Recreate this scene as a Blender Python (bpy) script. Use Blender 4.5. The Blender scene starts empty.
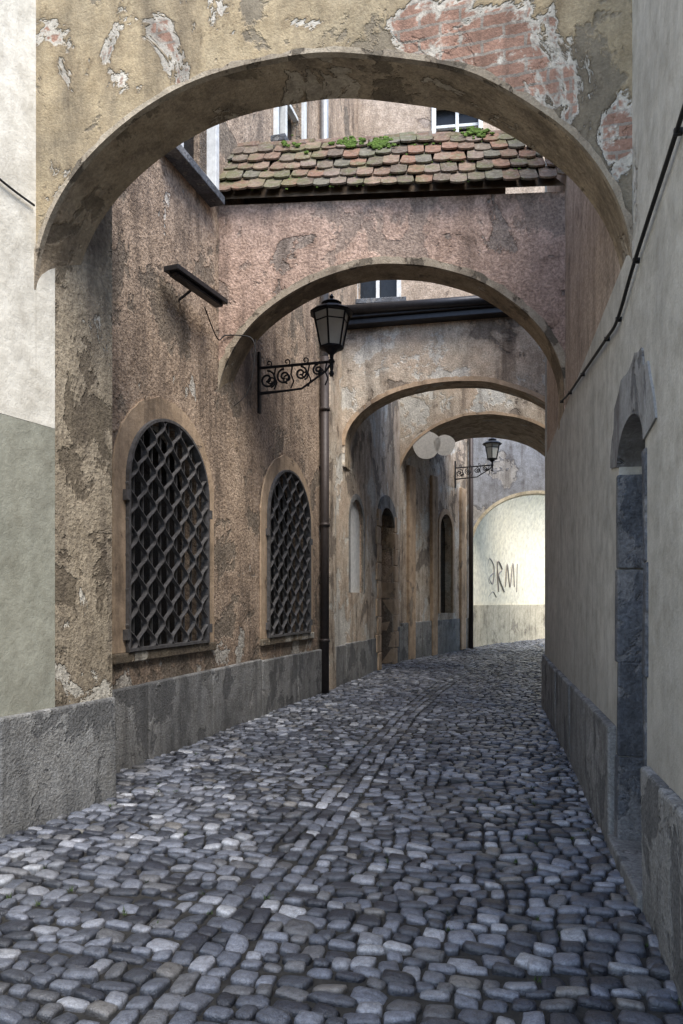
import bpy, math, random
import numpy as np
from mathutils import Vector, noise as mnoise
random.seed(7)
rng = np.random.default_rng(11)
scene = bpy.context.scene

# ---------------------------------------------------------------- materials
class NT:
    def __init__(s, name):
        s.mat = bpy.data.materials.new(name); s.mat.use_nodes = True
        s.t = s.mat.node_tree; s.t.nodes.clear()
        s.out = s.t.nodes.new('ShaderNodeOutputMaterial')
        s.b = s.t.nodes.new('ShaderNodeBsdfPrincipled')
        s.t.links.new(s.b.outputs[0], s.out.inputs[0])
        g = s.t.nodes.new('ShaderNodeNewGeometry'); s.pos = g.outputs['Position']
    def put(s, inp, v):
        if isinstance(v, bpy.types.NodeSocket): s.t.links.new(v, inp)
        elif v is not None:
            if isinstance(v, tuple) and len(v) == 3 and inp.type == 'RGBA': v = (*v, 1)
            inp.default_value = v
    def vec(s, scale, loc=(0, 0, 0)):
        m = s.t.nodes.new('ShaderNodeMapping'); s.put(m.inputs['Vector'], s.pos)
        m.inputs['Scale'].default_value = scale; m.inputs['Location'].default_value = loc
        return m.outputs[0]
    def noise(s, scale, detail=4, rough=.55, dist=0, vec=None):
        n = s.t.nodes.new('ShaderNodeTexNoise'); s.put(n.inputs['Vector'], vec or s.pos)
        for k, v in (('Scale', scale), ('Detail', detail), ('Roughness', rough), ('Distortion', dist)):
            n.inputs[k].default_value = v
        return n.outputs[0]
    def ramp(s, f, a, b):
        m = s.t.nodes.new('ShaderNodeMapRange'); s.put(m.inputs[0], f)
        m.inputs[1].default_value = a; m.inputs[2].default_value = b; m.clamp = True
        return m.outputs[0]
    def mix(s, f, a, b, blend='MIX'):
        m = s.t.nodes.new('ShaderNodeMix'); m.data_type = 'RGBA'; m.blend_type = blend
        s.put(m.inputs[0], f); s.put(m.inputs[6], a); s.put(m.inputs[7], b)
        return m.outputs[2]
    def math(s, op, a, b=0., clamp=False):
        m = s.t.nodes.new('ShaderNodeMath'); m.operation = op; m.use_clamp = clamp
        s.put(m.inputs[0], a); s.put(m.inputs[1], b); return m.outputs[0]
    def bump(s, h, strength=.5, dist=.02, prev=None):
        m = s.t.nodes.new('ShaderNodeBump'); s.put(m.inputs['Height'], h)
        m.inputs['Strength'].default_value = strength; m.inputs['Distance'].default_value = dist
        if prev: s.put(m.inputs['Normal'], prev)
        return m.outputs[0]
    def sepz(s):
        m = s.t.nodes.new('ShaderNodeSeparateXYZ'); s.put(m.inputs[0], s.pos); return m.outputs
    def done(s, col, rough=.9, bump=None, metal=0., spec=.25):
        s.put(s.b.inputs['Base Color'], col); s.put(s.b.inputs['Roughness'], rough)
        s.b.inputs['Metallic'].default_value = metal
        s.b.inputs['Specular IOR Level'].default_value = spec
        if bump: s.put(s.b.inputs['Normal'], bump)
        return s.mat

def plaster(name, a, b, patch, thr=.6, ps=1.1, grain=40., gb=.35, low=0., zc=1.9, zw=1.0,
            patch2=None, thr2=.62, brick=None, brick_thr=.6, streak=.45, dark=(.07, .055, .045),
            seed=0., speck=.35, darkthr=.56, ring=None, foot=0., footz=.6):
    m = NT(name); L = (seed*3.1, seed*7.7, seed*1.3)
    v = m.vec((1, 1, 1), L)
    n1 = m.noise(.95, 5, .68, .2, v)
    n2 = m.noise(6.0, 4, .7, 0, v)
    g = m.noise(grain, 2, .7, 0, v)
    mul = lambda c, f: tuple(min(1, x*f) for x in c)
    col = m.mix(m.ramp(n1, .36, .64), a, b)
    col = m.mix(m.math('MULTIPLY', m.ramp(n2, .38, .7), .75), col, m.mix(1., col, (.58, .56, .53), 'MULTIPLY'))
    gr = m.ramp(g, .34, .66)
    z = m.sepz()
    lowf = m.math('MULTIPLY', m.ramp(z[2], zc+zw, zc-zw), low)
    if ring:   # plaster has fallen along the arch ring
        xc, zr, rx, rz, amt = ring
        ex = m.math('DIVIDE', m.math('SUBTRACT', z[0], xc), rx); ez = m.math('DIVIDE', m.math('SUBTRACT', z[2], zr), rz)
        e = m.math('SQRT', m.math('ADD', m.math('MULTIPLY', ex, ex), m.math('MULTIPLY', ez, ez)))
        rg = m.math('MULTIPLY', m.ramp(e, 1.27, 1.06), m.ramp(ex, -.2, .3))
        lowf = m.math('ADD', lowf, m.math('MULTIPLY', rg, amt))
    p = m.noise(ps, 6, .64, .4, m.vec((1, 1, .85), (L[0]+2, L[1]+5, L[2])))
    h = m.math('MULTIPLY', n2, .5)
    if patch2:
        q2 = m.math('SUBTRACT', 1.0, m.math('ADD', m.math('MULTIPLY', p, .6), m.math('MULTIPLY', n1, .4)))
        q2 = m.math('ADD', q2, m.math('MULTIPLY', lowf, .5))
        mk2 = m.ramp(q2, thr2, thr2+.02)
        col = m.mix(mk2, col, m.mix(m.ramp(n2, .3, .7), patch2, mul(patch2, .7)))
        h = m.math('SUBTRACT', h, m.math('MULTIPLY', mk2, .4))
    pp = m.math('ADD', p, lowf)
    mk = m.ramp(pp, thr, thr+.016)
    col = m.mix(m.math('MULTIPLY', m.ramp(pp, thr-.03, thr), .55), col, m.mix(1., col, (.5, .47, .45), 'MULTIPLY'))
    pc = m.mix(m.ramp(n2, .32, .68), patch, mul(patch, .62))
    if brick:
        bt = m.t.nodes.new('ShaderNodeTexBrick')
        cb = m.t.nodes.new('ShaderNodeCombineXYZ')
        m.put(cb.inputs[0], m.math('ADD', z[0], m.math('MULTIPLY', n2, .03))); m.put(cb.inputs[1], m.math('ADD', z[2], m.math('MULTIPLY', n2, .05)))
        m.put(bt.inputs['Vector'], cb.outputs[0])
        for k, vv in (('Scale', 1.), ('Brick Width', .25), ('Row Height', .08), ('Mortar Size', .009)):
            bt.inputs[k].default_value = vv
        bt.inputs['Color1'].default_value = (*brick, 1)
        bt.inputs['Color2'].default_value = (*mul(brick, .7), 1)
        bt.inputs['Mortar'].default_value = (.36, .31, .26, 1)
        mb = m.math('MULTIPLY', m.ramp(pp, brick_thr, brick_thr+.02), m.ramp(n2, .36, .44))
        pc = m.mix(mb, pc, m.mix(m.ramp(n2, .45, .7), bt.outputs[0], m.mix(1., bt.outputs[0], (.6, .6, .6), 'MULTIPLY')))
    col = m.mix(mk, col, pc)
    h = m.math('SUBTRACT', h, m.math('MULTIPLY', mk, .7))
    col = m.mix(speck, col, m.mix(gr, m.mix(1., col, (.42, .4, .39), 'MULTIPLY'), m.mix(1., col, (1.42, 1.4, 1.36), 'MULTIPLY')))
    st = m.noise(1.7, 5, .66, .1, m.vec((2.2, 2.2, .3), L))
    col = m.mix(m.math('MULTIPLY', m.ramp(st, .48, .72), streak), col, dark)
    so = m.math('ADD', m.math('MULTIPLY', n1, .65), m.math('MULTIPLY', st, .35))
    col = m.mix(m.math('MULTIPLY', m.ramp(so, darkthr-.02, darkthr+.12), .65), col, dark)
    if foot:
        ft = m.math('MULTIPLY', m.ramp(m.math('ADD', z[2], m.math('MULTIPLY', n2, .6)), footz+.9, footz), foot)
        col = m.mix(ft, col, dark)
    h = m.math('ADD', h, m.math('MULTIPLY', g, gb))
    return m.done(col, .92, m.bump(h, .9, .024), spec=.15)

M = {}
M['arch1'] = plaster('ochre_plaster', (.50, .395, .25), (.37, .305, .205), (.66, .61, .52), thr=.61, ps=1.6, gb=.25,
                     patch2=(.28, .235, .17), thr2=.53, brick=(.44, .265, .195), brick_thr=.64, streak=.55, seed=1.4, grain=60, darkthr=.59, speck=.25,
                     ring=(-.25, 3.66, 2.0, 1.45, .15))
M['soffit'] = plaster('soffit_plaster', (.48, .385, .27), (.35, .28, .195), (.54, .46, .35), thr=.6, ps=1.5, gb=.35, seed=2, streak=.6,
                      patch2=(.25, .2, .14), thr2=.54)
M['vault'] = plaster('vault_plaster', (.60, .49, .36), (.46, .37, .27), (.6, .54, .44), thr=.6, ps=1.2, gb=.35, seed=2.7, streak=.45,
                     patch2=(.36, .29, .21), thr2=.54)
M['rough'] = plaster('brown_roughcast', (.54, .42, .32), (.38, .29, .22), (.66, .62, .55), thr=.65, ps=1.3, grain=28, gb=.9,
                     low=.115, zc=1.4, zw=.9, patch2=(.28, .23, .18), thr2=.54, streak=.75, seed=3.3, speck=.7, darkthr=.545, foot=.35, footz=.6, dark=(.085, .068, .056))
M['pink'] = plaster('pink_roughcast', (.62, .45, .36), (.48, .345, .275), (.38, .31, .26), thr=.61, ps=1.3, grain=34, gb=.65,
                    patch2=(.42, .325, .265), thr2=.535, streak=.55, seed=4, speck=.65, darkthr=.58)
M['brownup'] = plaster('pale_brown_roughcast', (.56, .45, .36), (.46, .37, .295), (.38, .31, .26), thr=.64, ps=1.2, grain=34, gb=.5,
                       streak=.45, seed=4.6, speck=.5, darkthr=.6)
M['grime'] = plaster('grimy_plaster', (.60, .54, .45), (.60, .48, .37), (.32, .27, .22), thr=.57, ps=1.1, gb=.5,
                     patch2=(.72, .69, .62), thr2=.54, streak=.65, seed=5, speck=.5, darkthr=.57)
M['cream'] = plaster('cream_plaster', (.84, .80, .70), (.77, .73, .63), (.66, .63, .55), thr=.74, ps=1, gb=.06, streak=.16, seed=6, speck=.05, darkthr=.7, grain=80, dark=(.4, .38, .34))
M['green'] = plaster('green_grey_plaster', (.38, .375, .305), (.32, .32, .26), (.44, .43, .37), thr=.72, ps=1, gb=.08, streak=.25, seed=7, speck=.08, darkthr=.66, grain=80, dark=(.16, .16, .14), foot=.25, footz=.7)
M['right'] = plaster('grey_plaster', (.60, .575, .51), (.50, .48, .425), (.66, .63, .57), thr=.68, ps=.9, gb=.17, low=.03, zc=1.0, zw=.4,
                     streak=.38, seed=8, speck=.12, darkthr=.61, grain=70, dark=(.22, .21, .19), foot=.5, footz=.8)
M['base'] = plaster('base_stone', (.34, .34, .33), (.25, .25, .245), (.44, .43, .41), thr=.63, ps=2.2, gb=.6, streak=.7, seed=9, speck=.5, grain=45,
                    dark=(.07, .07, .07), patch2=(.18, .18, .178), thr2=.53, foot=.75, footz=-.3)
M['pilast'] = plaster('pilaster_plaster', (.42, .355, .265), (.30, .255, .19), (.66, .62, .53), thr=.63, ps=1.7, gb=.6,
                      low=.09, zc=1.6, zw=.9, patch2=(.2, .165, .12), thr2=.535, streak=.7, seed=10.5, speck=.5, grain=30, foot=.35, footz=.7)
M['surround'] = plaster('ochre_surround', (.60, .45, .315), (.48, .36, .25), (.38, .31, .24), thr=.64, ps=2, gb=.2, streak=.5, seed=11, speck=.2, grain=60)
M['rim'] = plaster('worn_edge', (.50, .43, .33), (.3, .25, .19), (.2, .17, .13), thr=.56, ps=4, gb=.3, streak=.4, seed=17, speck=.3, grain=60)
M['court'] = plaster('sunny_cream_plaster', (.96, .88, .68), (.93, .84, .62), (.86, .77, .55), thr=.72, ps=.6, gb=.04, streak=.08, seed=12, speck=.02, darkthr=.8, dark=(.5, .42, .28))
M['courtbase'] = plaster('beige_base', (.68, .60, .44), (.58, .51, .37), (.45, .39, .3), thr=.6, ps=1, gb=.2, streak=.25, seed=13)
M['blue'] = plaster('blue_grey_facade', (.36, .37, .39), (.28, .29, .31), (.44, .42, .39), thr=.6, ps=.8, gb=.2, streak=.5, seed=14)
M['slate'] = plaster('dark_door_stone', (.17, .18, .2), (.12, .13, .15), (.28, .28, .28), thr=.6, ps=2.5, gb=.6, streak=.6, seed=15, speck=.5, dark=(.04, .04, .04), patch2=(.24, .24, .245), thr2=.53)
M['lintel'] = plaster('grey_door_surround', (.42, .42, .40), (.31, .31, .31), (.2, .2, .2), thr=.58, ps=2.5, gb=.3, streak=.5, seed=16, speck=.2)

def simple(name, col, rough=.6, metal=0., var=.3, sc=12, bumpd=.004, spec=.3):
    m = NT(name); n = m.noise(sc, 4, .65)
    c = m.mix(m.ramp(n, .3, .7), col, tuple(x*(1-var) for x in col))
    return m.done(c, rough, m.bump(n, .5, bumpd*2), metal, spec)
M['iron'] = simple('wrought_iron', (.03, .03, .034), .5, .4)
M['iron_grille'] = simple('grille_iron', (.16, .152, .15), .55, .2, .6, 18)
M['darkmetal'] = simple('dark_sheet_metal', (.045, .045, .05), .4, .5)
M['zinc'] = simple('zinc_pipe', (.38, .39, .4), .5, .3)
M['pipe'] = simple('painted_pipe', (.065, .052, .048), .5, .2)
M['void'] = simple('dark_glass', (.015, .016, .018), .25)
M['wood'] = simple('old_wood', (.17, .12, .08), .7, 0, .5, 9)
M['white'] = simple('white_paint', (.74, .74, .72), .6, 0, .3)
M['lampglass'] = simple('frosted_glass', (.68, .68, .62), .2, 0, .15, 5, .001, .6)
M['dirt'] = simple('street_dirt', (.05, .047, .042), .95, 0, .5, 14, .02)
M['ground'] = simple('earth_ground', (.12, .11, .09), .95, 0, .4, 2, .02)
M['cable'] = simple('black_cable', (.025, .025, .025), .6)
M['moss'] = simple('moss', (.11, .18, .03), .95, 0, .6, 20, .02)
M['weed'] = simple('weeds', (.07, .11, .03), .9, 0, .6, 20, .01)
M['palepatch'] = simple('pale_daub', (.66, .63, .57), .9, 0, .3, 20)
M['grafw'] = simple('spray_paint', (.42, .38, .34), .8)
# cobbles
m = NT('cobblestone'); at = m.t.nodes.new('ShaderNodeAttribute'); at.attribute_name = 'Col'
n = m.noise(30, 4, .7); n2 = m.noise(150, 2, .6); n3 = m.noise(.9, 4, .65)
c = m.mix(m.ramp(n, .3, .72), at.outputs[0], m.mix(1., at.outputs[0], (.45, .45, .47), 'MULTIPLY'))
c = m.mix(.4, c, m.mix(m.ramp(n2, .35, .65), m.mix(1., c, (.5, .5, .5), 'MULTIPLY'), m.mix(1., c, (1.6, 1.6, 1.6), 'MULTIPLY')))
c = m.mix(m.math('MULTIPLY', m.ramp(n3, .48, .68), .35), c, (.065, .065, .065))
M['cobble'] = m.done(c, .32, m.bump(m.math('ADD', n, m.math('MULTIPLY', n2, .3)), .8, .014), spec=.65)
# tiles
m = NT('clay_roof_tile'); at = m.t.nodes.new('ShaderNodeAttribute'); at.attribute_name = 'Col'
n = m.noise(14, 4, .7); mo = m.noise(2.6, 6, .7, .3)
c = m.mix(m.ramp(n, .3, .7), at.outputs[0], m.mix(1., at.outputs[0], (.42, .42, .42), 'MULTIPLY'))
c = m.mix(m.math('MULTIPLY', m.ramp(mo, .48, .62), .7), c, (.12, .125, .06))
c = m.mix(m.math('MULTIPLY', m.ramp(m.noise(30, 3, .6), .56, .64), .45), c, (.28, .26, .22))
M['tile'] = m.done(c, .9, m.bump(n, .8, .012), spec=.2)

# ---------------------------------------------------------------- geometry helpers
def parent(name):
    e = bpy.data.objects.new(name, None); scene.collection.objects.link(e); e.empty_display_size = .2
    return e
class MB:
    def __init__(s): s.v = []; s.f = []; s.m = []
    def poly(s, pts, mi=0):
        k = len(s.v); s.v += [tuple(p) for p in pts]; s.f.append(tuple(range(k, k+len(pts)))); s.m.append(mi)
    def grid(s, rings, closed=True, mi=0, cap=True):
        k = len(s.v); n = len(rings[0])
        for r in rings: s.v += [tuple(p) for p in r]
        for i in range(len(rings)-1):
            for j in range(n if closed else n-1):
                a = k+i*n+j; b = k+i*n+(j+1) % n
                s.f.append((a, b, b+n, a+n)); s.m.append(mi)
        if cap and closed:
            s.f.append(tuple(k+j for j in range(n))[::-1]); s.m.append(mi)
            s.f.append(tuple(k+(len(rings)-1)*n+j for j in range(n))); s.m.append(mi)
    def obj(s, name, mats, par=None, smooth=False, bevel=0):
        me = bpy.data.meshes.new(name); me.from_pydata(s.v, [], s.f)
        for x in mats: me.materials.append(M[x])
        me.polygons.foreach_set('material_index', s.m)
        if smooth: me.polygons.foreach_set('use_smooth', [True]*len(s.f))
        me.update(); o = bpy.data.objects.new(name, me); scene.collection.objects.link(o)
        if bevel:
            w = o.modifiers.new('b', 'BEVEL'); w.width = bevel; w.segments = 2
        if par: o.parent = par
        return o
class Fr:
    """vertical wall frame: u along wall, z up, h out of the wall"""
    def __init__(s, P0, P1, side=1):
        s.P = Vector(P0).to_2d() if len(P0) == 3 else Vector(P0)
        d = Vector(P1)-s.P; s.L = d.length; s.d = d.normalized()
        s.n = Vector((s.d.y, -s.d.x))*side
    def __call__(s, u, z, h=0.):
        q = s.P+s.d*u+s.n*h; return (q.x, q.y, z)
def fbox(mb, fr, u0, u1, z0, z1, h0, h1, mi=0, jit=0.):
    j = lambda: random.uniform(-jit, jit)
    c = [fr(u+j(), z+j(), h+j()) for h in (h0, h1) for z in (z0, z1) for u in (u0, u1)]
    k = len(mb.v); mb.v += c
    for f in ((0, 1, 3, 2), (4, 6, 7, 5), (0, 4, 5, 1), (2, 3, 7, 6), (0, 2, 6, 4), (1, 5, 7, 3)):
        mb.f.append(tuple(k+i for i in f)); mb.m.append(mi)
def archz(op, u):
    ua, ub, zs, s0, s1, rise, p = op[:7]
    t = (u-ua)/(ub-ua); x = min(1, abs(2*t-1))
    z = s0+(s1-s0)*t
    if rise: z += rise*max(0, 1-x**p)**(1/p)
    return z
def opsamples(op, N=40):
    ua, ub = op[0], op[1]
    if not op[5]: return [ua, ub]
    return [ua+(ub-ua)*(1-math.cos(math.pi*i/N))/2 for i in range(N+1)]
def wall(mb, fr, z0, z1, thick, ops=(), u0=0., u1=None, smi=0, jitter=0., z1b=None, N=40):
    u1 = fr.L if u1 is None else u1
    br = {u0, u1}
    for op in ops: br |= set(opsamples(op, N))
    br = sorted(br)
    def az(op, u):
        z = archz(op, u)
        if jitter and op[5]: z += jitter*mnoise.noise(Vector((u*1.9, fr.P.y, 2)))
        return z
    top = lambda u: z1 if z1b is None else z1+(z1b-z1)*(u-u0)/(u1-u0)
    for a, b in zip(br, br[1:]):
        if b-a < 1e-6: continue
        mid = (a+b)/2
        cov = sorted([op for op in ops if op[0] < mid < op[1]], key=lambda o: o[2])
        la = lb = z0
        for op in cov:
            if op[2] > la+1e-4:
                for h in (0, -thick): mb.poly([fr(a, la, h), fr(b, lb, h), fr(b, op[2], h), fr(a, op[2], h)])
                mb.poly([fr(a, op[2], 0), fr(b, op[2], 0), fr(b, op[2], -thick), fr(a, op[2], -thick)], smi)
            la, lb = az(op, a), az(op, b)
            mb.poly([fr(a, la, 0), fr(b, lb, 0), fr(b, lb, -thick), fr(a, la, -thick)], smi)
        for h in (0, -thick): mb.poly([fr(a, la, h), fr(b, lb, h), fr(b, top(b), h), fr(a, top(a), h)])
        mb.poly([fr(a, top(a), 0), fr(b, top(b), 0), fr(b, top(b), -thick), fr(a, top(a), -thick)])
    for op in ops:
        for u in (op[0], op[1]):
            zz = archz(op, u)
            if zz > op[2]+1e-3 and u0+1e-3 < u < u1-1e-3:
                mb.poly([fr(u, op[2], 0), fr(u, zz, 0), fr(u, zz, -thick), fr(u, op[2], -thick)], smi)
    for u in (u0, u1):
        mb.poly([fr(u, z0, 0), fr(u, top(u), 0), fr(u, top(u), -thick), fr(u, z0, -thick)])
def band(mb, fr, path, w, h0, h1, mi=0, jit=0.):
    n = len(path); rings = []
    for i, (u, z) in enumerate(path):
        a = path[max(0, i-1)]; b = path[min(n-1, i+1)]
        t = Vector((b[0]-a[0], b[1]-a[1])).normalized(); o = Vector((-t.y, t.x))
        ww = w+jit*mnoise.noise(Vector((i*.9, fr.P.x, 0)))
        rings.append([fr(u, z, h0), fr(u, z, h1), fr(u+o.x*ww, z+o.y*ww, h1), fr(u+o.x*ww, z+o.y*ww, h0)])
    mb.grid(rings, mi=mi)
def oppath(op, N=40, jamb=True):
    p = [(u, archz(op, u)) for u in opsamples(op, N)]
    if jamb: p = [(op[0], op[2])]+p+[(op[1], op[2])]
    q = [p[0]]
    for x in p[1:]:
        if (Vector(x)-Vector(q[-1])).length > 1e-4: q.append(x)
    return q
def tube(mb, pts, r, seg=8, mi=0):
    rings = []; n = len(pts); pts = [Vector(p) for p in pts]
    for i, p in enumerate(pts):
        t = (pts[min(n-1, i+1)]-pts[max(0, i-1)]).normalized()
        ref = Vector((0, 0, 1)) if abs(t.z) < .9 else Vector((1, .3, 0)).normalized()
        if i == 0: x = t.cross(ref).normalized()
        else:
            x = (px-t*px.dot(t)).normalized()
        px = x; y = t.cross(x)
        rr = r[i] if isinstance(r, (list, tuple)) else r
        rings.append([p+(x*math.cos(2*math.pi*j/seg)+y*math.sin(2*math.pi*j/seg))*rr for j in range(seg)])
    mb.grid(rings, mi=mi)
def lathe(mb, c, prof, seg=16, mi=0, rot=0.):
    rings = [[(c[0]+r*math.cos(2*math.pi*j/seg+rot), c[1]+r*math.sin(2*math.pi*j/seg+rot), c[2]+z) for j in range(seg)] for r, z in prof]
    mb.grid(rings, mi=mi)
def smoothpts(P, k=8):
    out = []; P = [Vector(p) for p in P]
    for i in range(len(P)-1):
        a = P[max(0, i-1)]; b = P[i]; c = P[i+1]; d = P[min(len(P)-1, i+2)]
        for j in range(k):
            t = j/k
            out.append(.5*((2*b)+(c-a)*t+(2*a-5*b+4*c-d)*t*t+(3*b-a-3*c+d)*t**3))
    out.append(P[-1]); return out
def base_blocks(name, fr, u0, u1, h, par, mat='base', proud=.05, thick=.12, ln=1.25):
    mb = MB(); u = u0
    while u < u1-.02:
        l = min(random.uniform(ln*.75, ln*1.3), u1-u)
        if u1-(u+l) < .35: l = u1-u
        p = proud+random.uniform(-.012, .012)
        fbox(mb, fr, u, u+l-.01, -.06, h+random.uniform(-.02, .02), -thick, p, jit=.007)
        u += l
    return mb.obj(name, [mat], par, bevel=.018)

# ---------------------------------------------------------------- ground
mb = MB(); S = 400
mb.poly([(-S, -S, -.045), (S, -S, -.045), (S, S, -.045), (-S, S, -.045)])
mb.obj('ground', ['ground'])

cp = [Vector((x, y, 0)) for x, y in [(-2.0, -3.), (-1.25, .3), (-.67, 3.1), (-.03, 6), (.8, 10), (1.85, 14), (2.9, 17), (4.0, 20), (5.2, 23), (6.4, 25.8), (7.9, 28.6), (10.2, 31.3), (14, 34)]]
cl = np.array([tuple(p)[:2] for p in smoothpts(cp, 30)])
seg = np.linalg.norm(np.diff(cl, axis=0), axis=1); S_ = np.concatenate([[0], np.cumsum(seg)])
def cen(s):
    x = np.interp(s, S_, cl[:, 0]); y = np.interp(s, S_, cl[:, 1])
    x2 = np.interp(s+.3, S_, cl[:, 0]); y2 = np.interp(s+.3, S_, cl[:, 1])
    x1 = np.interp(s-.3, S_, cl[:, 0]); y1 = np.interp(s-.3, S_, cl[:, 1])
    t = np.array([x2-x1, y2-y1]); t /= np.linalg.norm(t)+1e-9
    return np.array([x, y]), t
street = parent('cobblestone_street')
mb = MB(); rings = []
for s in np.linspace(.2, S_[-1]-.4, 80):
    c, t = cen(s); nrm = np.array([t[1], -t[0]])
    rings.append([(c[0]+nrm[0]*v, c[1]+nrm[1]*v, -.026) for v in np.linspace(-3.1, 3.1, 7)])
mb.grid(rings, closed=False); mb.obj('bedding', ['dirt'], street)
stones = []
s = 2.4
while s < S_[-1]-1:
    dep = rng.uniform(.085, .125) if rng.random() > .12 else rng.uniform(.065, .085)
    for side in (-1, 1):
        v = .155+rng.uniform(0, .02)
        while v < 2.85:
            w = rng.uniform(.08, .155) if rng.random() > .12 else rng.uniform(.155, .205)
            off = .06*math.sin(v*2.3+s*.35*side)+.04*math.sin(v*5.1+s*.8)+rng.normal(0, .009)
            stones.append((s+off, side*(v+w/2), dep*rng.uniform(.87, 1.1), w, rng.normal(0, .1)))
            v += w
    s += dep+.001
for vc in (-.105, 0, .105):
    s = 2.4+rng.uniform(0, .1)
    while s < S_[-1]-1:
        l = rng.uniform(.10, .18)
        stones.append((s+l/2, vc+rng.normal(0, .006), l, .108, rng.normal(0, .05))); s += l
NS = 10
V = []; F = []; C = []
ang = np.arange(NS)*2*math.pi/NS+.13
ca, sa = np.cos(ang), np.sin(ang)
e = 2/4.0
sx = np.sign(ca)*np.abs(ca)**e; sy = np.sign(sa)*np.abs(sa)**e
pal = [((.155, .168, .2), 4), ((.25, .265, .305), 4), ((.085, .092, .11), 4.), ((.37, .38, .41), 2.4), ((.185, .185, .19), 2), ((.52, .53, .55), 1.), ((.048, .052, .066), 2.8), ((.27, .255, .235), .5)]
pw = np.array([p[1] for p in pal]); pw = pw/pw.sum()
rprof = [(1.02, -.04), (1.0, .002), (.90, .016), (.5, .021)]
k = 0
for (s, v, ls, lv, rot) in stones:
    c, t = cen(s); nrm = np.array([t[1], -t[0]]); p = c+nrm*v
    gap = rng.uniform(.003, .0065)
    a = max(lv/2-gap, .025); b = max(ls/2-gap, .025)
    rj = 1+rng.normal(0, .065, NS)
    lx = sx*a*rj; ly = sy*b*rj
    cr, sr = math.cos(rot), math.sin(rot)
    lx, ly = lx*cr-ly*sr, lx*sr+ly*cr
    und = .025*mnoise.noise(Vector((p[0]*.7, p[1]*.7, 0)))
    zc = und+rng.normal(0, .004)-.018; tx, ty = rng.normal(0, .09, 2); dome = rng.uniform(.6, 1.1)
    col = np.array(pal[rng.choice(len(pal), p=pw)][0])*rng.uniform(.8, 1.25)
    for (q, z) in rprof:
        X = lx*q; Y = ly*q
        px = p[0]+nrm[0]*X+t[0]*Y; py = p[1]+nrm[1]*X+t[1]*Y
        zz = zc+z*dome+(X*tx+Y*ty if z > -.03 else 0)
        V.append(np.stack([px, py, zz+np.zeros(NS)], 1))
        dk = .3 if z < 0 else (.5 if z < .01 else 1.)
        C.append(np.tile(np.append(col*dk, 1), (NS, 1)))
    V.append(np.array([[p[0], p[1], zc+.023*dome]])); C.append(np.append(col, 1)[None])
    for r in range(3):
        for j in range(NS):
            q0 = k+r*NS+j; q1 = k+r*NS+(j+1) % NS
            F.append((q0, q1, q1+NS, q0+NS))
    for j in range(NS):
        F.append((k+3*NS+j, k+3*NS+(j+1) % NS, k+4*NS))
    k += 4*NS+1
V = np.concatenate(V); C = np.concatenate(C)
me = bpy.data.meshes.new('cobbles'); me.from_pydata(V.tolist(), [], F)
ca_ = me.color_attributes.new('Col', 'FLOAT_COLOR', 'POINT'); ca_.data.foreach_set('color', C.astype(np.float32).ravel())
me.polygons.foreach_set('use_smooth', [True]*len(me.polygons)); me.materials.append(M['cobble']); me.update()
o = bpy.data.objects.new('cobbles', me); scene.collection.objects.link(o); o.parent = street
# weeds growing between the stones (one mesh)
mb = MB()
def tuft(x, y, n, hgt):
    for i in range(n):
        a = random.uniform(0, 6.28); r = random.uniform(0, .03); bx = x+r*math.cos(a); by = y+r*math.sin(a)
        h = hgt*random.uniform(.5, 1.2); a2 = random.uniform(0, 6.28); w = .0035
        tx = bx+h*.7*math.cos(a2); ty = by+h*.7*math.sin(a2)
        mb.poly([(bx-w*math.sin(a2), by+w*math.cos(a2), -.015), (bx+w*math.sin(a2), by-w*math.cos(a2), -.015), (tx, ty, -.01+h*.7)])
cand = [(q[0]+q[2]/2, q[1]+q[3]/2) for q in stones if 2.6 < q[0] < 13]
for i in range(420):
    s, v = random.choice(cand)
    if mnoise.noise(Vector((s*.6, v*1.1, 4))) < .05 and random.random() < .8: continue
    c, t = cen(s); tuft(c[0]+t[1]*v, c[1]-t[0]*v, random.randint(5, 12), .03)
mb.obj('weeds_in_joints', ['weed'], street)

# ---------------------------------------------------------------- near-left plastered house
near = parent('cream_plastered_house')
frN = Fr((-5.787, -3.0), (-1.88, 6.15))
UN = lambda Y: (Y+3)/frN.d.y
uA = UN(5.57)
mb = MB(); wall(mb, frN, -.1, 2.87, .9, u1=uA); mb.obj('lower_wall', ['green'], near)
mb = MB(); wall(mb, frN, 2.873, 8.2, .9, u1=uA); mb.obj('upper_wall', ['cream'], near)
base_blocks('stone_plinth', frN, 0., frN.L, .82, near, ln=1.5)
pil = MB(); wall(pil, frN, -.1, 8.2, .9, u0=uA+.004); pil.obj('corner_pilaster', ['pilast'], near)
mb = MB(); pts = smoothpts([frN(frN.L-2.5, 4.3, .02), frN(frN.L-1.6, 4.55, .02), frN(frN.L-1.15, 4.45, .02), frN(frN.L-.85, 4.42, .02)])
tube(mb, pts, .008); mb.obj('wall_wire', ['cable'], near)

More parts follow.
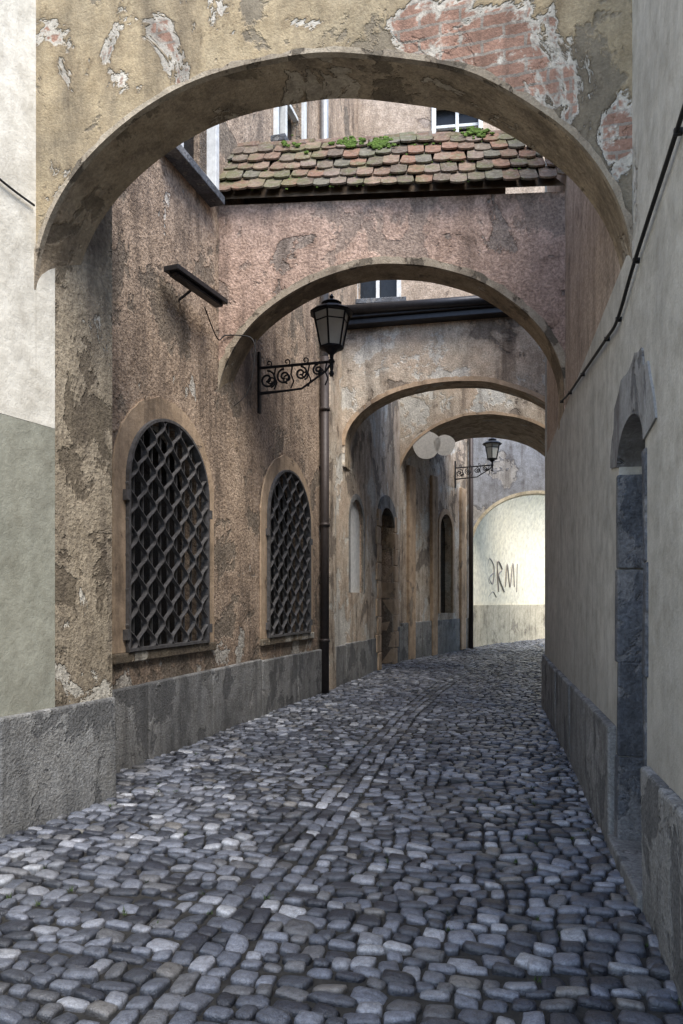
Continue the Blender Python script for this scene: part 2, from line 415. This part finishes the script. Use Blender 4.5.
# ---------------------------------------------------------------- left brown house
brown = parent('brown_roughcast_house')
frB = Fr((-2.475, 5.8), (1.53, 19.6))
U = lambda Y: (Y-5.8)/frB.d.y
def op(a, b, zs, s0, rise, p=2., s1=None): return (a, b, zs, s0, s0 if s1 is None else s1, rise, p)
w1 = op(U(7.16), U(8.80), 1.10, 2.76, .74, 2.)
w2 = op(U(10.62), U(12.40), 1.06, 2.80, .78, 2.)
w3 = op(U(7.85), U(8.85), 6.38, 7.9, 0)
w4 = op(U(11.0), U(12.1), 8.3, 10.0, 0)
w5 = op(U(14.85), U(15.85), 1.75, 3.15, .5)
dr = op(U(17.3), U(18.7), 0, 3.4, .4)
mb = MB(); wall(mb, frB, -.1, 12.0, .45, [w1, w2, w3, w4, w5, (dr[0], dr[1], -.1, *dr[3:])])
mb.obj('street_wall', ['rough'], brown)
base_blocks('stone_plinth', frB, .3, dr[0]-.05, .76, brown)
base_blocks('stone_plinth_far', frB, dr[1]+.05, frB.L, .9, brown)
def back(name, o_, par, mat='void', fr=frB, h=-.3):
    mb = MB(); fbox(mb, fr, o_[0]-.02, o_[1]+.02, o_[2]-.02, archz(o_, (o_[0]+o_[1])/2)+.02, h-.03, h); return mb.obj(name, [mat], par)

def grille(o_, idx):
    w = parent('grilled_window_%d' % idx); w.parent = brown
    back('window_pane', o_, w)
    mb = MB()
    band(mb, frB, oppath(o_), .21, -.02, .022, jit=.02); mb.obj('surround', ['surround'], w)
    mb = MB(); fbox(mb, frB, o_[0]-.22, o_[1]+.22, o_[2]-.1, o_[2]-.003, -.3, .05, jit=.004); mb.obj('sill', ['pilast'], w, bevel=.012)
    mb = MB(); N = 10; W = o_[1]-o_[0]; pit = W/N; per = .34
    def rib(pts, t, h0, h1):
        rings = []
        for i, (u, z) in enumerate(pts):
            rings.append([frB(u-t/2, z, h0), frB(u+t/2, z, h0), frB(u+t/2, z, h1), frB(u-t/2, z, h1)])
        mb.grid(rings)
    for i in range(N):
        uc = o_[0]+(i+.5)*pit; pts = []; z = o_[2]+.02
        while True:
            u = uc+(pit*.49)*math.sin(2*math.pi*(z-o_[2])/per+(math.pi if i % 2 else 0))
            if z > archz(o_, u)-.01: break
            pts.append((u, z)); z += .02
        if len(pts) > 2: rib(pts, .016, .012+.002*(i % 2), .058+.002*(i % 2))
    for i in range(0, N+1, 1):      # straight vertical frame bars
        u = min(max(o_[0]+i*pit, o_[0]+.02), o_[1]-.02)
        fbox(mb, frB, u-.008, u+.008, o_[2]+.01, archz(o_, u)-.005, -.015, .008)
    band(mb, frB, [(a, b) for a, b in oppath(o_)], -.03, -.03, .065)
    fbox(mb, frB, o_[0], o_[1], o_[2]+.004, o_[2]+.035, -.03, .068)
    for zz in (o_[2]+.17, o_[2]+1.5):
        for uu, sg in ((o_[0], -1), (o_[1], 1)):
            a, b = sorted((uu, uu+sg*.05)); fbox(mb, frB, a, b, zz-.05, zz+.05, 0., .075)
    mb.obj('lattice', ['iron_grille'], w)
grille(w1, 1); grille(w2, 2)

def framed_window(name, fr, o_, par, proud=.06, sill=True, so_=.2, sp=.16):
    w = parent(name); w.parent = par
    a, b, z0, z1 = o_[0], o_[1], o_[2], o_[3]
    mb = MB(); fbox(mb, fr, a-.02, b+.02, z0-.02, z1+.02, -.2, -.17); mb.obj('glass', ['void'], w)
    mb = MB(); t = .09
    fbox(mb, fr, a-t, a, z0, z1+t, -.1, proud); fbox(mb, fr, b, b+t, z0, z1+t, -.1, proud)
    fbox(mb, fr, a, b, z1, z1+t, -.1, proud+.004); fbox(mb, fr, a, b, z0, z0+.07, -.14, proud-.02)
    fbox(mb, fr, (a+b)/2-.035, (a+b)/2+.035, z0+.07, z1, -.14, -.04)
    zz = z0+(z1-z0)*.62; fbox(mb, fr, a, (a+b)/2-.035, zz-.03, zz+.03, -.14, -.05); fbox(mb, fr, (a+b)/2+.035, b, zz-.03, zz+.03, -.14, -.05)
    mb.obj('frame', ['white'], w, bevel=.006)
    if sill:
        mb = MB(); fbox(mb, fr, a-so_, b+so_, z0-.1, z0-.002, -.1, proud+sp); mb.obj('sill', ['slate'], w, bevel=.01)
framed_window('upper_window_near', frB, w3, brown, proud=.12, so_=.1, sp=.07)
framed_window('upper_window_far', frB, w4, brown)
back('niche_panel', w5, brown, 'white', h=-.06)
mb = MB(); band(mb, frB, oppath(w5), .12, -.02, .03); mb.obj('niche_surround', ['base'], brown)
back('door_leaf', dr, brown, 'wood', h=-.28)
mb = MB(); z = 0; i = 0
while z < 3.4:
    for uu, sg in ((dr[0], -1), (dr[1], 1)):
        l = .42 if i % 2 else .3
        a, b = sorted((uu, uu+sg*l)); fbox(mb, frB, a, b, z, z+.40, -.3, .07+random.uniform(-.01, .01), jit=.004)
    z += .41; i += 1
mb.obj('door_quoins', ['surround'], brown, bevel=.02)
mb = MB(); band(mb, frB, oppath(dr, jamb=False), .3, -.2, .06); mb.obj('door_arch', ['base'], brown)
mb = MB(); fbox(mb, frB, U(13.35), U(13.75), -.05, 6.6, -.1, .09, jit=.01); mb.obj('pier', ['grime'], brown, bevel=.02)
mb = MB(); fr2 = Fr(frB(U(13.76), 0, .022)[:2], frB(U(19.5), 0, .022)[:2]); off = U(13.76)
wall(mb, fr2, .7, 6.8, .03, [(w5[0]-off, w5[1]-off, *w5[2:]), (dr[0]-off, dr[1]-off, .7, *dr[3:])]); mb.obj('grimy_render', ['grime'], brown)

farh = parent('far_brown_house')
frC = Fr((1.53, 19.6), (4.30, 25.05))
UC = lambda Y: (Y-19.6)/frC.d.y
w6 = op(UC(22.3), UC(23.3), 1.2, 3.7, .5)
mb = MB(); wall(mb, frC, -.1, 12.0, .5, [w6]); mb.obj('street_wall', ['grime'], farh)
mb = MB(); fbox(mb, frC, w6[0]-.02, w6[1]+.02, 1.18, 4.3, -.25, -.2); mb.obj('niche_panel', ['void'], farh)
mb = MB(); band(mb, frC, oppath(w6), .16, -.02, .05); mb.obj('niche_surround', ['surround'], farh)
base_blocks('stone_plinth', frC, 0, frC.L-.1, 1.0, farh, ln=1.6)
mb = MB()
for Y in (20.0, 21.6, 24.0): fbox(mb, frC, UC(Y), UC(Y)+.45, 0, 5.2, -.1, .09, jit=.01)
mb.obj('pilasters', ['surround'], farh, bevel=.02)
mb = MB(); tube(mb, [frC(UC(24.75), 0, .13), frC(UC(24.75), 9, .13)], .08); mb.obj('rainwater_pipe', ['pipe'], farh, smooth=True)

# ---------------------------------------------------------------- right house
right = parent('grey_plastered_house')
frR = Fr((.217, -3.), (3.1, 11.43), side=-1)
UR = lambda Y: (Y+3)/frR.d.y
dR = (UR(3.98), UR(4.80), -.1, 2.45, 2.45, .22, 2.)
mb = MB(); wall(mb, frR, -.1, 3.6, .5, [dR], z1b=3.75); mb.obj('lower_wall', ['right'], right)
frR2 = Fr(frR(0, 0, -.03)[:2], frR(frR.L, 0, -.03)[:2], side=-1)
frR1 = Fr(frR(0, 0, -.003)[:2], frR(frR.L, 0, -.003)[:2], side=-1)
mb = MB(); wall(mb, frR1, 3.55, 6.6, .45, u1=UR(4.55)); mb.obj('upper_wall_front', ['right'], right)
mb = MB(); wall(mb, frR2, 3.5, 7.6, .45, u0=UR(4.56), z1b=9.0); mb.obj('upper_wall_rear', ['brownup'], right)
base_blocks('stone_plinth_near', frR, 4., dR[0]-.10, .74, right)
base_blocks('stone_plinth', frR, dR[1]+.10, frR.L, .76, right)
frR3 = [(3.1, 11.43), (3.98, 13.4), (5.9, 18.8), (7.35, 22), (8.6, 24.4)]
for i, (a, b) in enumerate(zip(frR3, frR3[1:])):
    f = Fr(a, b, side=-1); mb = MB(); wall(mb, f, -.1, 9.0 if i < 1 else 7, .5); mb.obj('bend_wall_%d' % i, ['right'], right)
    base_blocks('bend_plinth_%d' % i, f, 0, f.L, .76, right)
mb = MB(); z = 0; i = 0
while z < 2.4:
    for uu, sg in ((dR[0], -1), (dR[1], 1)):
        l = .05 if i % 2 else .09
        a, b = sorted((uu-sg*.02, uu+sg*l)); fbox(mb, frR, a, b, z, z+.598, -.45, .012+random.uniform(-.004, .004), jit=.006)
    z += .60; i += 1
mb.obj('door_jamb_stones', ['slate'], right, bevel=.012)
mb = MB(); band(mb, frR, oppath(dR, 20, jamb=False), .3, -.3, .012, jit=.1); mb.obj('door_lintel', ['lintel'], right)
mb = MB(); fbox(mb, frR, dR[0]-.02, dR[1]+.02, -.05, 2.7, -.34, -.3)
for j in range(6):
    a = dR[0]+j*.14; fbox(mb, frR, a, a+.13, 0, 2.68, -.31, -.275)
mb.obj('plank_door', ['wood'], right, bevel=.004)
mb = MB(); fbox(mb, frR, dR[0]-.1, dR[1]+.1, -.06, .07, -.3, .06, jit=.004); mb.obj('door_step', ['base'], right, bevel=.015)
cab = parent('wall_cable')
mb = MB(); P = [(2.2, 3.75), (3.2, 3.6), (4.13, 3.47), (4.7, 3.36), (5.17, 3.40), (6.55, 3.57), (7.6, 3.70), (8.5, 3.85)]
pts = smoothpts([frR(UR(y), z, .025) for y, z in P]); tube(mb, pts, .011)
for y, z in P[1:]: fbox(mb, frR, UR(y)-.008, UR(y)+.008, z-.014, z+.014, 0, .036)
mb.obj('cable', ['cable'], cab, smooth=True)

# ---------------------------------------------------------------- archways
def archway(name, L, R, zl, zr, rise, thick, ztop, mats, p=2., rim=.05, rimmat=None, ztopb=None, jit=.03, ex=.14):
    par = parent(name)
    L = Vector(L); R = Vector(R); d = (R-L).normalized()
    fr = Fr(L-d*ex, R+d*ex); o_ = (ex, fr.L-ex, min(zl, zr)-.35, zl, zr, rise, p)
    mb = MB(); wall(mb, fr, min(zl, zr)-.35, ztop, thick, [o_], smi=1, jitter=jit, z1b=ztopb, N=72)
    mb.obj('arch_wall', mats, par)
    if rim:
        mb = MB(); path = [(u, z+jit*mnoise.noise(Vector((u*1.9, fr.P.y, 2)))-.004) for u, z in oppath(o_, 90, jamb=False)]
        band(mb, fr, path, rim, -.03, .018, jit=.025)
        mb.obj('arch_moulding', [rimmat or mats[1]], par)
    return par, fr, o_
A1, f1, o1 = archway('stone_archway', (-2.2, 5.40), (1.69, 4.36), 3.84, 3.52, 1.46, .45, 6.6, ['arch1', 'soffit'], 2., .035, 'rim', ex=.10)
A2, f2, o2 = archway('tiled_archway', (-1.508, 9.16), (2.555, 8.6), 4.04, 4.0, 1.57, .45, 6.42, ['pink', 'soffit'], 1.9, .08, 'rim', 6.28)
A3, f3, o3 = archway('weathered_archway', (.067, 14.3), (4.02, 13.42), 4.55, 4.5, 1.13, .5, 6.75, ['grime', 'vault'], 2., .08, 'surround')
A4, f4, o4 = archway('vaulted_passage', (1.5, 19.6), (5.9, 18.8), 4.70, 4.6, 1.72, 2.8, 7.7, ['grime', 'vault'], 2., .07, 'surround')
mb = MB()
for cx, cz, r in ((.72, 5.62, .36), (1.18, 5.6, .27)):
    mb.poly([f4(cx+.14+r*math.cos(a)*(1+.06*math.sin(3*a)), cz+r*math.sin(a), .006) for a in np.linspace(0, 2*math.pi, 30)[:-1]])
mb.obj('pale_daubs', ['palepatch'], A4)

over = parent('house_over_passage')
mb = MB(); fbox(mb, f3, .0, f3.L, 6.76, 6.86, -.6, .22); fbox(mb, f3, .0, f3.L, 6.863, 6.95, -.6, .30)
mb.obj('eave_boards', ['darkmetal'], over, bevel=.01)
mb = MB(); tube(mb, [f3(.05, 7.0, .33), f3(f3.L-.1, 6.95, .33)], .085, 10); mb.obj('gutter', ['darkmetal'], over, smooth=True)
mb = MB(); mb.poly([f3(0, 6.96, .3), f3(f3.L, 6.96, .3), f3(f3.L, 7.6, -1.2), f3(0, 7.6, -1.2)]); mb.obj('lean_to_roof', ['darkmetal'], over)
fO = Fr((-.2, 15.6), (6.4, 14.7))
ow = [(.55, 1.35, 7.75, 9.3, 9.3, 0, 2), (2.15, 3.0, 10.6, 11.7, 11.7, 0, 2)]
mb = MB(); wall(mb, fO, 6.8, 12.1, .4, ow); mb.obj('upper_wall', ['brownup'], over)
for i, w in enumerate(ow): framed_window('window_%d' % i, fO, w, over)
mb = MB()
for zz in (6.9, 6.8): mb.poly([(-.2, 15.2, zz), (6.5, 14.3, zz), (6.9, 16.4, zz), (.2, 17.2, zz)])
mb.obj('passage_ceiling', ['vault'], over)

# ---------------------------------------------------------------- tiled roof on arch 2
roof = parent('clay_tile_roof'); roof.parent = A2
e0 = Vector(f2(.14, 6.46, .10)); e1 = Vector(f2(f2.L-.14, 6.32, .10))
eu = (e1-e0); Lr = eu.length; eu.normalize()
hb = Vector((-f2.n.x, -f2.n.y, 0)); es = (hb*.80+Vector((0, 0, 1.12))).normalized(); en = eu.cross(es).normalized()
if en.z < 0: en = -en
SL = 1.22
mb = MB(); mb.poly([e0-en*.02, e1-en*.02, e1-en*.02+es*SL-eu*.6, e0-en*.02+es*SL])
mb.poly([e0-en*.02+es*SL, e1-en*.02+es*SL-eu*.6, e1+hb*1.0-eu*.6-Vector((0, 0, .1)), e0+hb*1.0])
mb.obj('roof_deck', ['wood'], roof)
V = []; F = []; C = []
exps = .24; rows = 5
for r in range(rows):
    sb = r*exps; umax = Lr-(sb/SL)*.62; w = .2; u = (-.5*w if r % 2 else 0)
    while u < umax:
        sag = .03*math.sin(u*1.7+r)+random.uniform(-.025, .025); rot = random.gauss(0, .06); lift = random.uniform(0, .025)
        L_ = .34; ww = w-.008; k = len(V)
        out = [(-ww/2, L_), (ww/2, L_), (ww/2, .03)]+[(ww/2*math.cos(a), .03-.05*math.sin(a)) for a in np.linspace(.3, math.pi-.3, 6)]+[(-ww/2, .03)]
        tilt = .09
        col = random.choice([(.28, .165, .115), (.24, .16, .115), (.30, .21, .155), (.21, .165, .125), (.26, .2, .16), (.17, .13, .10), (.2, .18, .14)])
        for top in (1, 0):
            for (x, y) in out:
                xx = x*math.cos(rot)-y*math.sin(rot); yy = x*math.sin(rot)+y*math.cos(rot)
                hgt = .045-yy*tilt*1.6+lift+(.022 if top else 0)
                V.append(tuple(e0+eu*(u+w/2+xx)+es*(sb+yy+sag)+en*(hgt+.02)))
                C.append((*col, 1))
        n = len(out)
        F.append(tuple(range(k, k+n)))
        F.append(tuple(range(k+n, k+2*n))[::-1])
        for j in range(n): F.append((k+j, k+n+j, k+n+(j+1) % n, k+(j+1) % n))
        u += w
me = bpy.data.meshes.new('tiles'); me.from_pydata(V, [], F)
q = me.color_attributes.new('Col', 'FLOAT_COLOR', 'POINT'); q.data.foreach_set('color', np.array(C, dtype=np.float32).ravel())
me.materials.append(M['tile']); me.update(); o = bpy.data.objects.new('tiles', me); scene.collection.objects.link(o); o.parent = roof
mb = MB(); u = 0
while u < Lr-.75:
    a = e0+eu*u+es*SL; tube(mb, [a, a+eu*.38+Vector((0, 0, random.uniform(-.01, .02)))], [.075, .09], 10); u += .36
o = mb.obj('ridge_tiles', ['tile'], roof, smooth=False)
q = o.data.color_attributes.new('Col', 'FLOAT_COLOR', 'POINT'); q.data.foreach_set('color', np.tile([.27, .18, .14, 1], len(o.data.vertices)).astype(np.float32))
V = []; F = []
def clump(c, r, n=9, flat=.5):
    k = len(V); m_ = 6
    for i in range(1, m_):
        for j in range(n):
            a = math.pi*i/m_; b = 2*math.pi*j/n; rr = r*random.uniform(.7, 1.2)
            V.append(tuple(c+eu*(rr*math.sin(a)*math.cos(b))+es*(rr*math.sin(a)*math.sin(b)*.8)+en*(rr*flat*math.cos(a))))
    for i in range(m_-2):
        for j in range(n):
            F.append((k+i*n+j, k+i*n+(j+1) % n, k+(i+1)*n+(j+1) % n, k+(i+1)*n+j))
    F.append(tuple(k+j for j in range(n)))
for cu, cs, num, sp in ((1.55, 1.06, 50, .08), (1.95, .98, 70, .09), (3.1, 1.15, 50, .09), (.9, 1.1, 10, .15)):
    for i in range(num):
        clump(e0+eu*(cu+random.gauss(0, sp))+es*(cs+random.gauss(0, sp*.7))+en*.1, random.uniform(.014, .042))
for i in range(110):
    u = random.uniform(0, Lr-.5); r = random.randrange(0, 5)
    clump(e0+eu*u+es*(r*exps+random.uniform(.0, .03))+en*.065, random.uniform(.008, .02))
me = bpy.data.meshes.new('moss'); me.from_pydata(V, [], F); me.materials.append(M['moss']); me.update()
o = bpy.data.objects.new('moss', me); scene.collection.objects.link(o); o.parent = roof

# ---------------------------------------------------------------- drainpipe
dp = parent('drainpipe')
mb = MB(); u = U(13.0)
tube(mb, [frB(u, 0, .10), frB(u, 5.8, .10)], .075, 14)
for z in (.9, 2.9, 4.9): lathe(mb, frB(u, z, .10), [(.09, -.03), (.09, .03)], 14)
for z in (1.9, 3.9): fbox(mb, frB, u-.02, u+.02, z-.02, z+.02, 0, .08)
mb.obj('lower_pipe', ['pipe'], dp, smooth=True)
mb = MB(); tube(mb, [frB(u, 5.81, .10), frB(u, 11.9, .10)], .065, 14); mb.obj('upper_pipe', ['zinc'], dp, smooth=True)

# ---------------------------------------------------------------- lanterns
def lantern(fr, u, z, arm):
    par = parent('street_lamp')
    mb = MB(); tip = Vector(fr(u, z, arm))
    P = lambda h, zz: fr(u, z+zz, h)
    fbox(mb, fr, u-.03, u+.03, z-.62, z+.22, 0, .035)
    tube(mb, [P(0, 0), P(arm, 0)], .02); tube(mb, [P(0, -.36), P(arm*.6, -.33), P(arm-.08, -.12), P(arm, -.02)], .016)
    tube(mb, [P(0, -.34), P(arm*.35, -.34)], .013)
    def spiral(h0, z0, r, a0, turns, sg=1, rr=.014):
        pts = []
        for i in range(26):
            t = i/25; a = a0+sg*turns*2*math.pi*t; q = r*(1-.82*t)
            pts.append(P(h0+q*math.cos(a), z0+q*math.sin(a)))
        tube(mb, pts, rr, 6)
    for i in range(4):
        hc = arm*(.13+.23*i); r = .125*(1-.13*i); zc = -.17+.025*i
        spiral(hc, zc, r, math.pi/2, 1.6, 1 if i % 2 else -1)
        spiral(hc+.05, zc-.03, r*.62, -math.pi/2, 1.3, -1 if i % 2 else 1, .011)
        tube(mb, [P(hc+.12, -.02), P(hc+.1, -.12), P(hc+.14, -.22), P(hc+.1, -.31)], .011, 6)
    for i in range(3): spiral(arm*(.15+.25*i), .05, .05, -math.pi/2, 1.1, 1, .009)
    lathe(mb, tip, [(.02, -.2), (.035, -.16), (.02, -.12), (.03, -.03), (.05, 0), (.025, .04), (.03, .09), (.1, .15), (.165, .175), (.165, .19)], 12)
    zb, zt, rb, rt = .19, .64, .155, .25
    ns = 6; rot = .3
    cor = lambda r, zz, j: tip+Vector((r*math.cos(2*math.pi*j/ns+rot), r*math.sin(2*math.pi*j/ns+rot), zz))
    for j in range(ns):
        tube(mb, [cor(rb, zb, j), cor(rt, zt, j)], .013, 6)
        tube(mb, [cor(rb, zb, j), cor(rb, zb, j+1)], .012, 6); tube(mb, [cor(rt, zt, j), cor(rt, zt, j+1)], .014, 6)
        q0 = cor(rb+(rt-rb)*.75, zb+(zt-zb)*.75, j); q1 = cor(rb+(rt-rb)*.75, zb+(zt-zb)*.75, j+1); tube(mb, [q0, q1], .008, 6)
    prof = [(.29, zt-.01), (.295, zt+.015), (.24, zt+.05), (.17, zt+.085), (.115, zt+.10), (.115, zt+.13), (.14, zt+.14), (.09, zt+.17), (.03, zt+.185), (.02, zt+.21), (.032, zt+.23), (.005, zt+.27)]
    lathe(mb, tip, prof, 12, rot=rot)
    mb.obj('frame_and_bracket', ['iron'], par)
    g = MB(); rings = [[cor(rb-.008, zb, j) for j in range(ns)], [cor(rt-.01, zt, j) for j in range(ns)]]
    g.grid(rings); g.obj('glass', ['lampglass'], par)
    return par
lantern(frB, U(10.36), 4.80, 1.06)
lantern(frC, UC(23.6), 5.75, 1.2)

fl = parent('wall_floodlight')
mb = MB(); fa = Fr(frB(U(7.75), 0, .16)[:2], frB(U(8.7), 0, .26)[:2])
fbox(mb, fa, 0, fa.L, 4.99, 5.045, -.09, .09); fbox(mb, fa, .04, fa.L-.04, 4.95, 4.988, -.05, .05)
tube(mb, [frB(U(8.2), 4.88, 0), frB(U(8.2), 5.0, .2)], .016)
mb.obj('housing', ['darkmetal'], fl, bevel=.015)
mb = MB()
tube(mb, smoothpts([frB(U(8.6), 4.95, .1), frB(U(9.05), 4.75, .04), f2(.25, 4.82, .02), f2(.55, 4.78, .02), f2(.62, 4.6, .02)]), .008)
tube(mb, smoothpts([f2(.62, 4.75, .03), f2(.6, 4.4, .05), f2(.52, 4.1, .05), f2(.35, 3.95, .04)]), .005)
mb.obj('flex', ['cable'], fl)

# ---------------------------------------------------------------- end gatehouse and courtyard
gate = parent('gatehouse')
fG = Fr((4.0, 25.08), (12., 23.7)); og = (.38, 4.45, -.1, 3.4, 3.4, 1.7, 2.)
mb = MB(); wall(mb, fG, -.1, 7.3, .35, [og], smi=1); mb.obj('facade', ['blue', 'court'], gate)
mb = MB(); band(mb, fG, oppath(og), .1, -.02, .03); mb.obj('arch_trim', ['courtbase'], gate)
mb = MB(); fbox(mb, fG, -.1, fG.L, 7.303, 7.37, -.42, .07); mb.obj('coping', ['base'], gate)
court = parent('vaulted_tunnel_wall')
cw = smoothpts([Vector((4.40, 25.47, 0)), Vector((5.4, 27.2, 0)), Vector((6.9, 29.2, 0)), Vector((8.9, 31.6, 0)), Vector((11.5, 33.8, 0)), Vector((16, 35.8, 0))], 6)
mb = MB(); mb2 = MB()
fs = [Fr(a.xy, b.xy) for a, b in zip(cw, cw[1:])]
prof = [(0, 1.4), (0, 3.2)]+[(1.0*(1-math.cos(a)), 3.2+3.0*math.sin(a)) for a in np.linspace(.12, 1.45, 10)]
rings = []
for i, p in enumerate(cw):
    nn = (fs[max(0, i-1)].n+fs[min(i, len(fs)-1)].n).normalized()
    rings.append([(p.x+nn.x*h, p.y+nn.y*h, z) for h, z in prof])
mb.grid(rings, closed=False)
for f in fs: fbox(mb2, f, 0, f.L-.01, -.06, 1.42, -.1, .05)
mb.obj('vaulted_wall', ['court'], court, smooth=True); mb2.obj('base', ['courtbase'], court)
gf = parent('graffiti'); mb = MB(); fq = Fr((5.4, 27.2), (6.9, 29.2))
def scr(pts, r=.024): tube(mb, smoothpts([fq(a, b, .0) for a, b in pts], 6), r, 5)
scr([(-.1, 2.2), (-.3, 2.6), (-.1, 3.1), (.3, 2.8), (.2, 2.2), (-.1, 2.4), (.3, 2.6)]); scr([(.7, 1.9), (.6, 3.0), (1.0, 2.75), (.7, 2.5), (1.2, 1.9)])
scr([(1.3, 2.1), (1.45, 2.95), (1.7, 2.1), (1.95, 3.0), (2.1, 2.1)]); scr([(2.35, 3.0), (2.3, 1.9)]); scr([(-.8, 1.8), (-.5, 2.2), (-.3, 1.7), (.2, 1.9), (.5, 1.7)], .016)
mb.obj('spray_lines', ['grafw'], gf)

# ---------------------------------------------------------------- light
w = bpy.data.worlds.new('World'); scene.world = w; w.use_nodes = True
nt = w.node_tree; bg = nt.nodes['Background']
sky = nt.nodes.new('ShaderNodeTexSky'); sky.sky_type = 'NISHITA'; sky.sun_disc = False
EL, AZ = 57, 154
sky.sun_elevation = math.radians(EL); sky.sun_rotation = math.radians(AZ)
nt.links.new(sky.outputs[0], bg.inputs[0]); bg.inputs[1].default_value = .46
sd = bpy.data.lights.new('sun', 'SUN'); sd.energy = 4.7; sd.angle = math.radians(32); sd.color = (1, .95, .87)
so = bpy.data.objects.new('sun', sd); scene.collection.objects.link(so)
dv = Vector((math.sin(math.radians(AZ))*math.cos(math.radians(EL)), math.cos(math.radians(AZ))*math.cos(math.radians(EL)), math.sin(math.radians(EL))))
so.rotation_euler = dv.to_track_quat('Z', 'Y').to_euler()

cam = bpy.data.cameras.new('camera'); co = bpy.data.objects.new('camera', cam); scene.collection.objects.link(co)
co.location = (0, 0, 1.6); co.rotation_euler = (math.radians(90), 0, 0)
cam.sensor_width = 36; cam.sensor_fit = 'AUTO'; cam.lens = 750/1024*36; cam.shift_y = 88/1024; cam.clip_start = .05; cam.clip_end = 1500
scene.camera = co
scene.view_settings.view_transform = 'Standard'; scene.view_settings.look = 'None'; scene.view_settings.exposure = 0
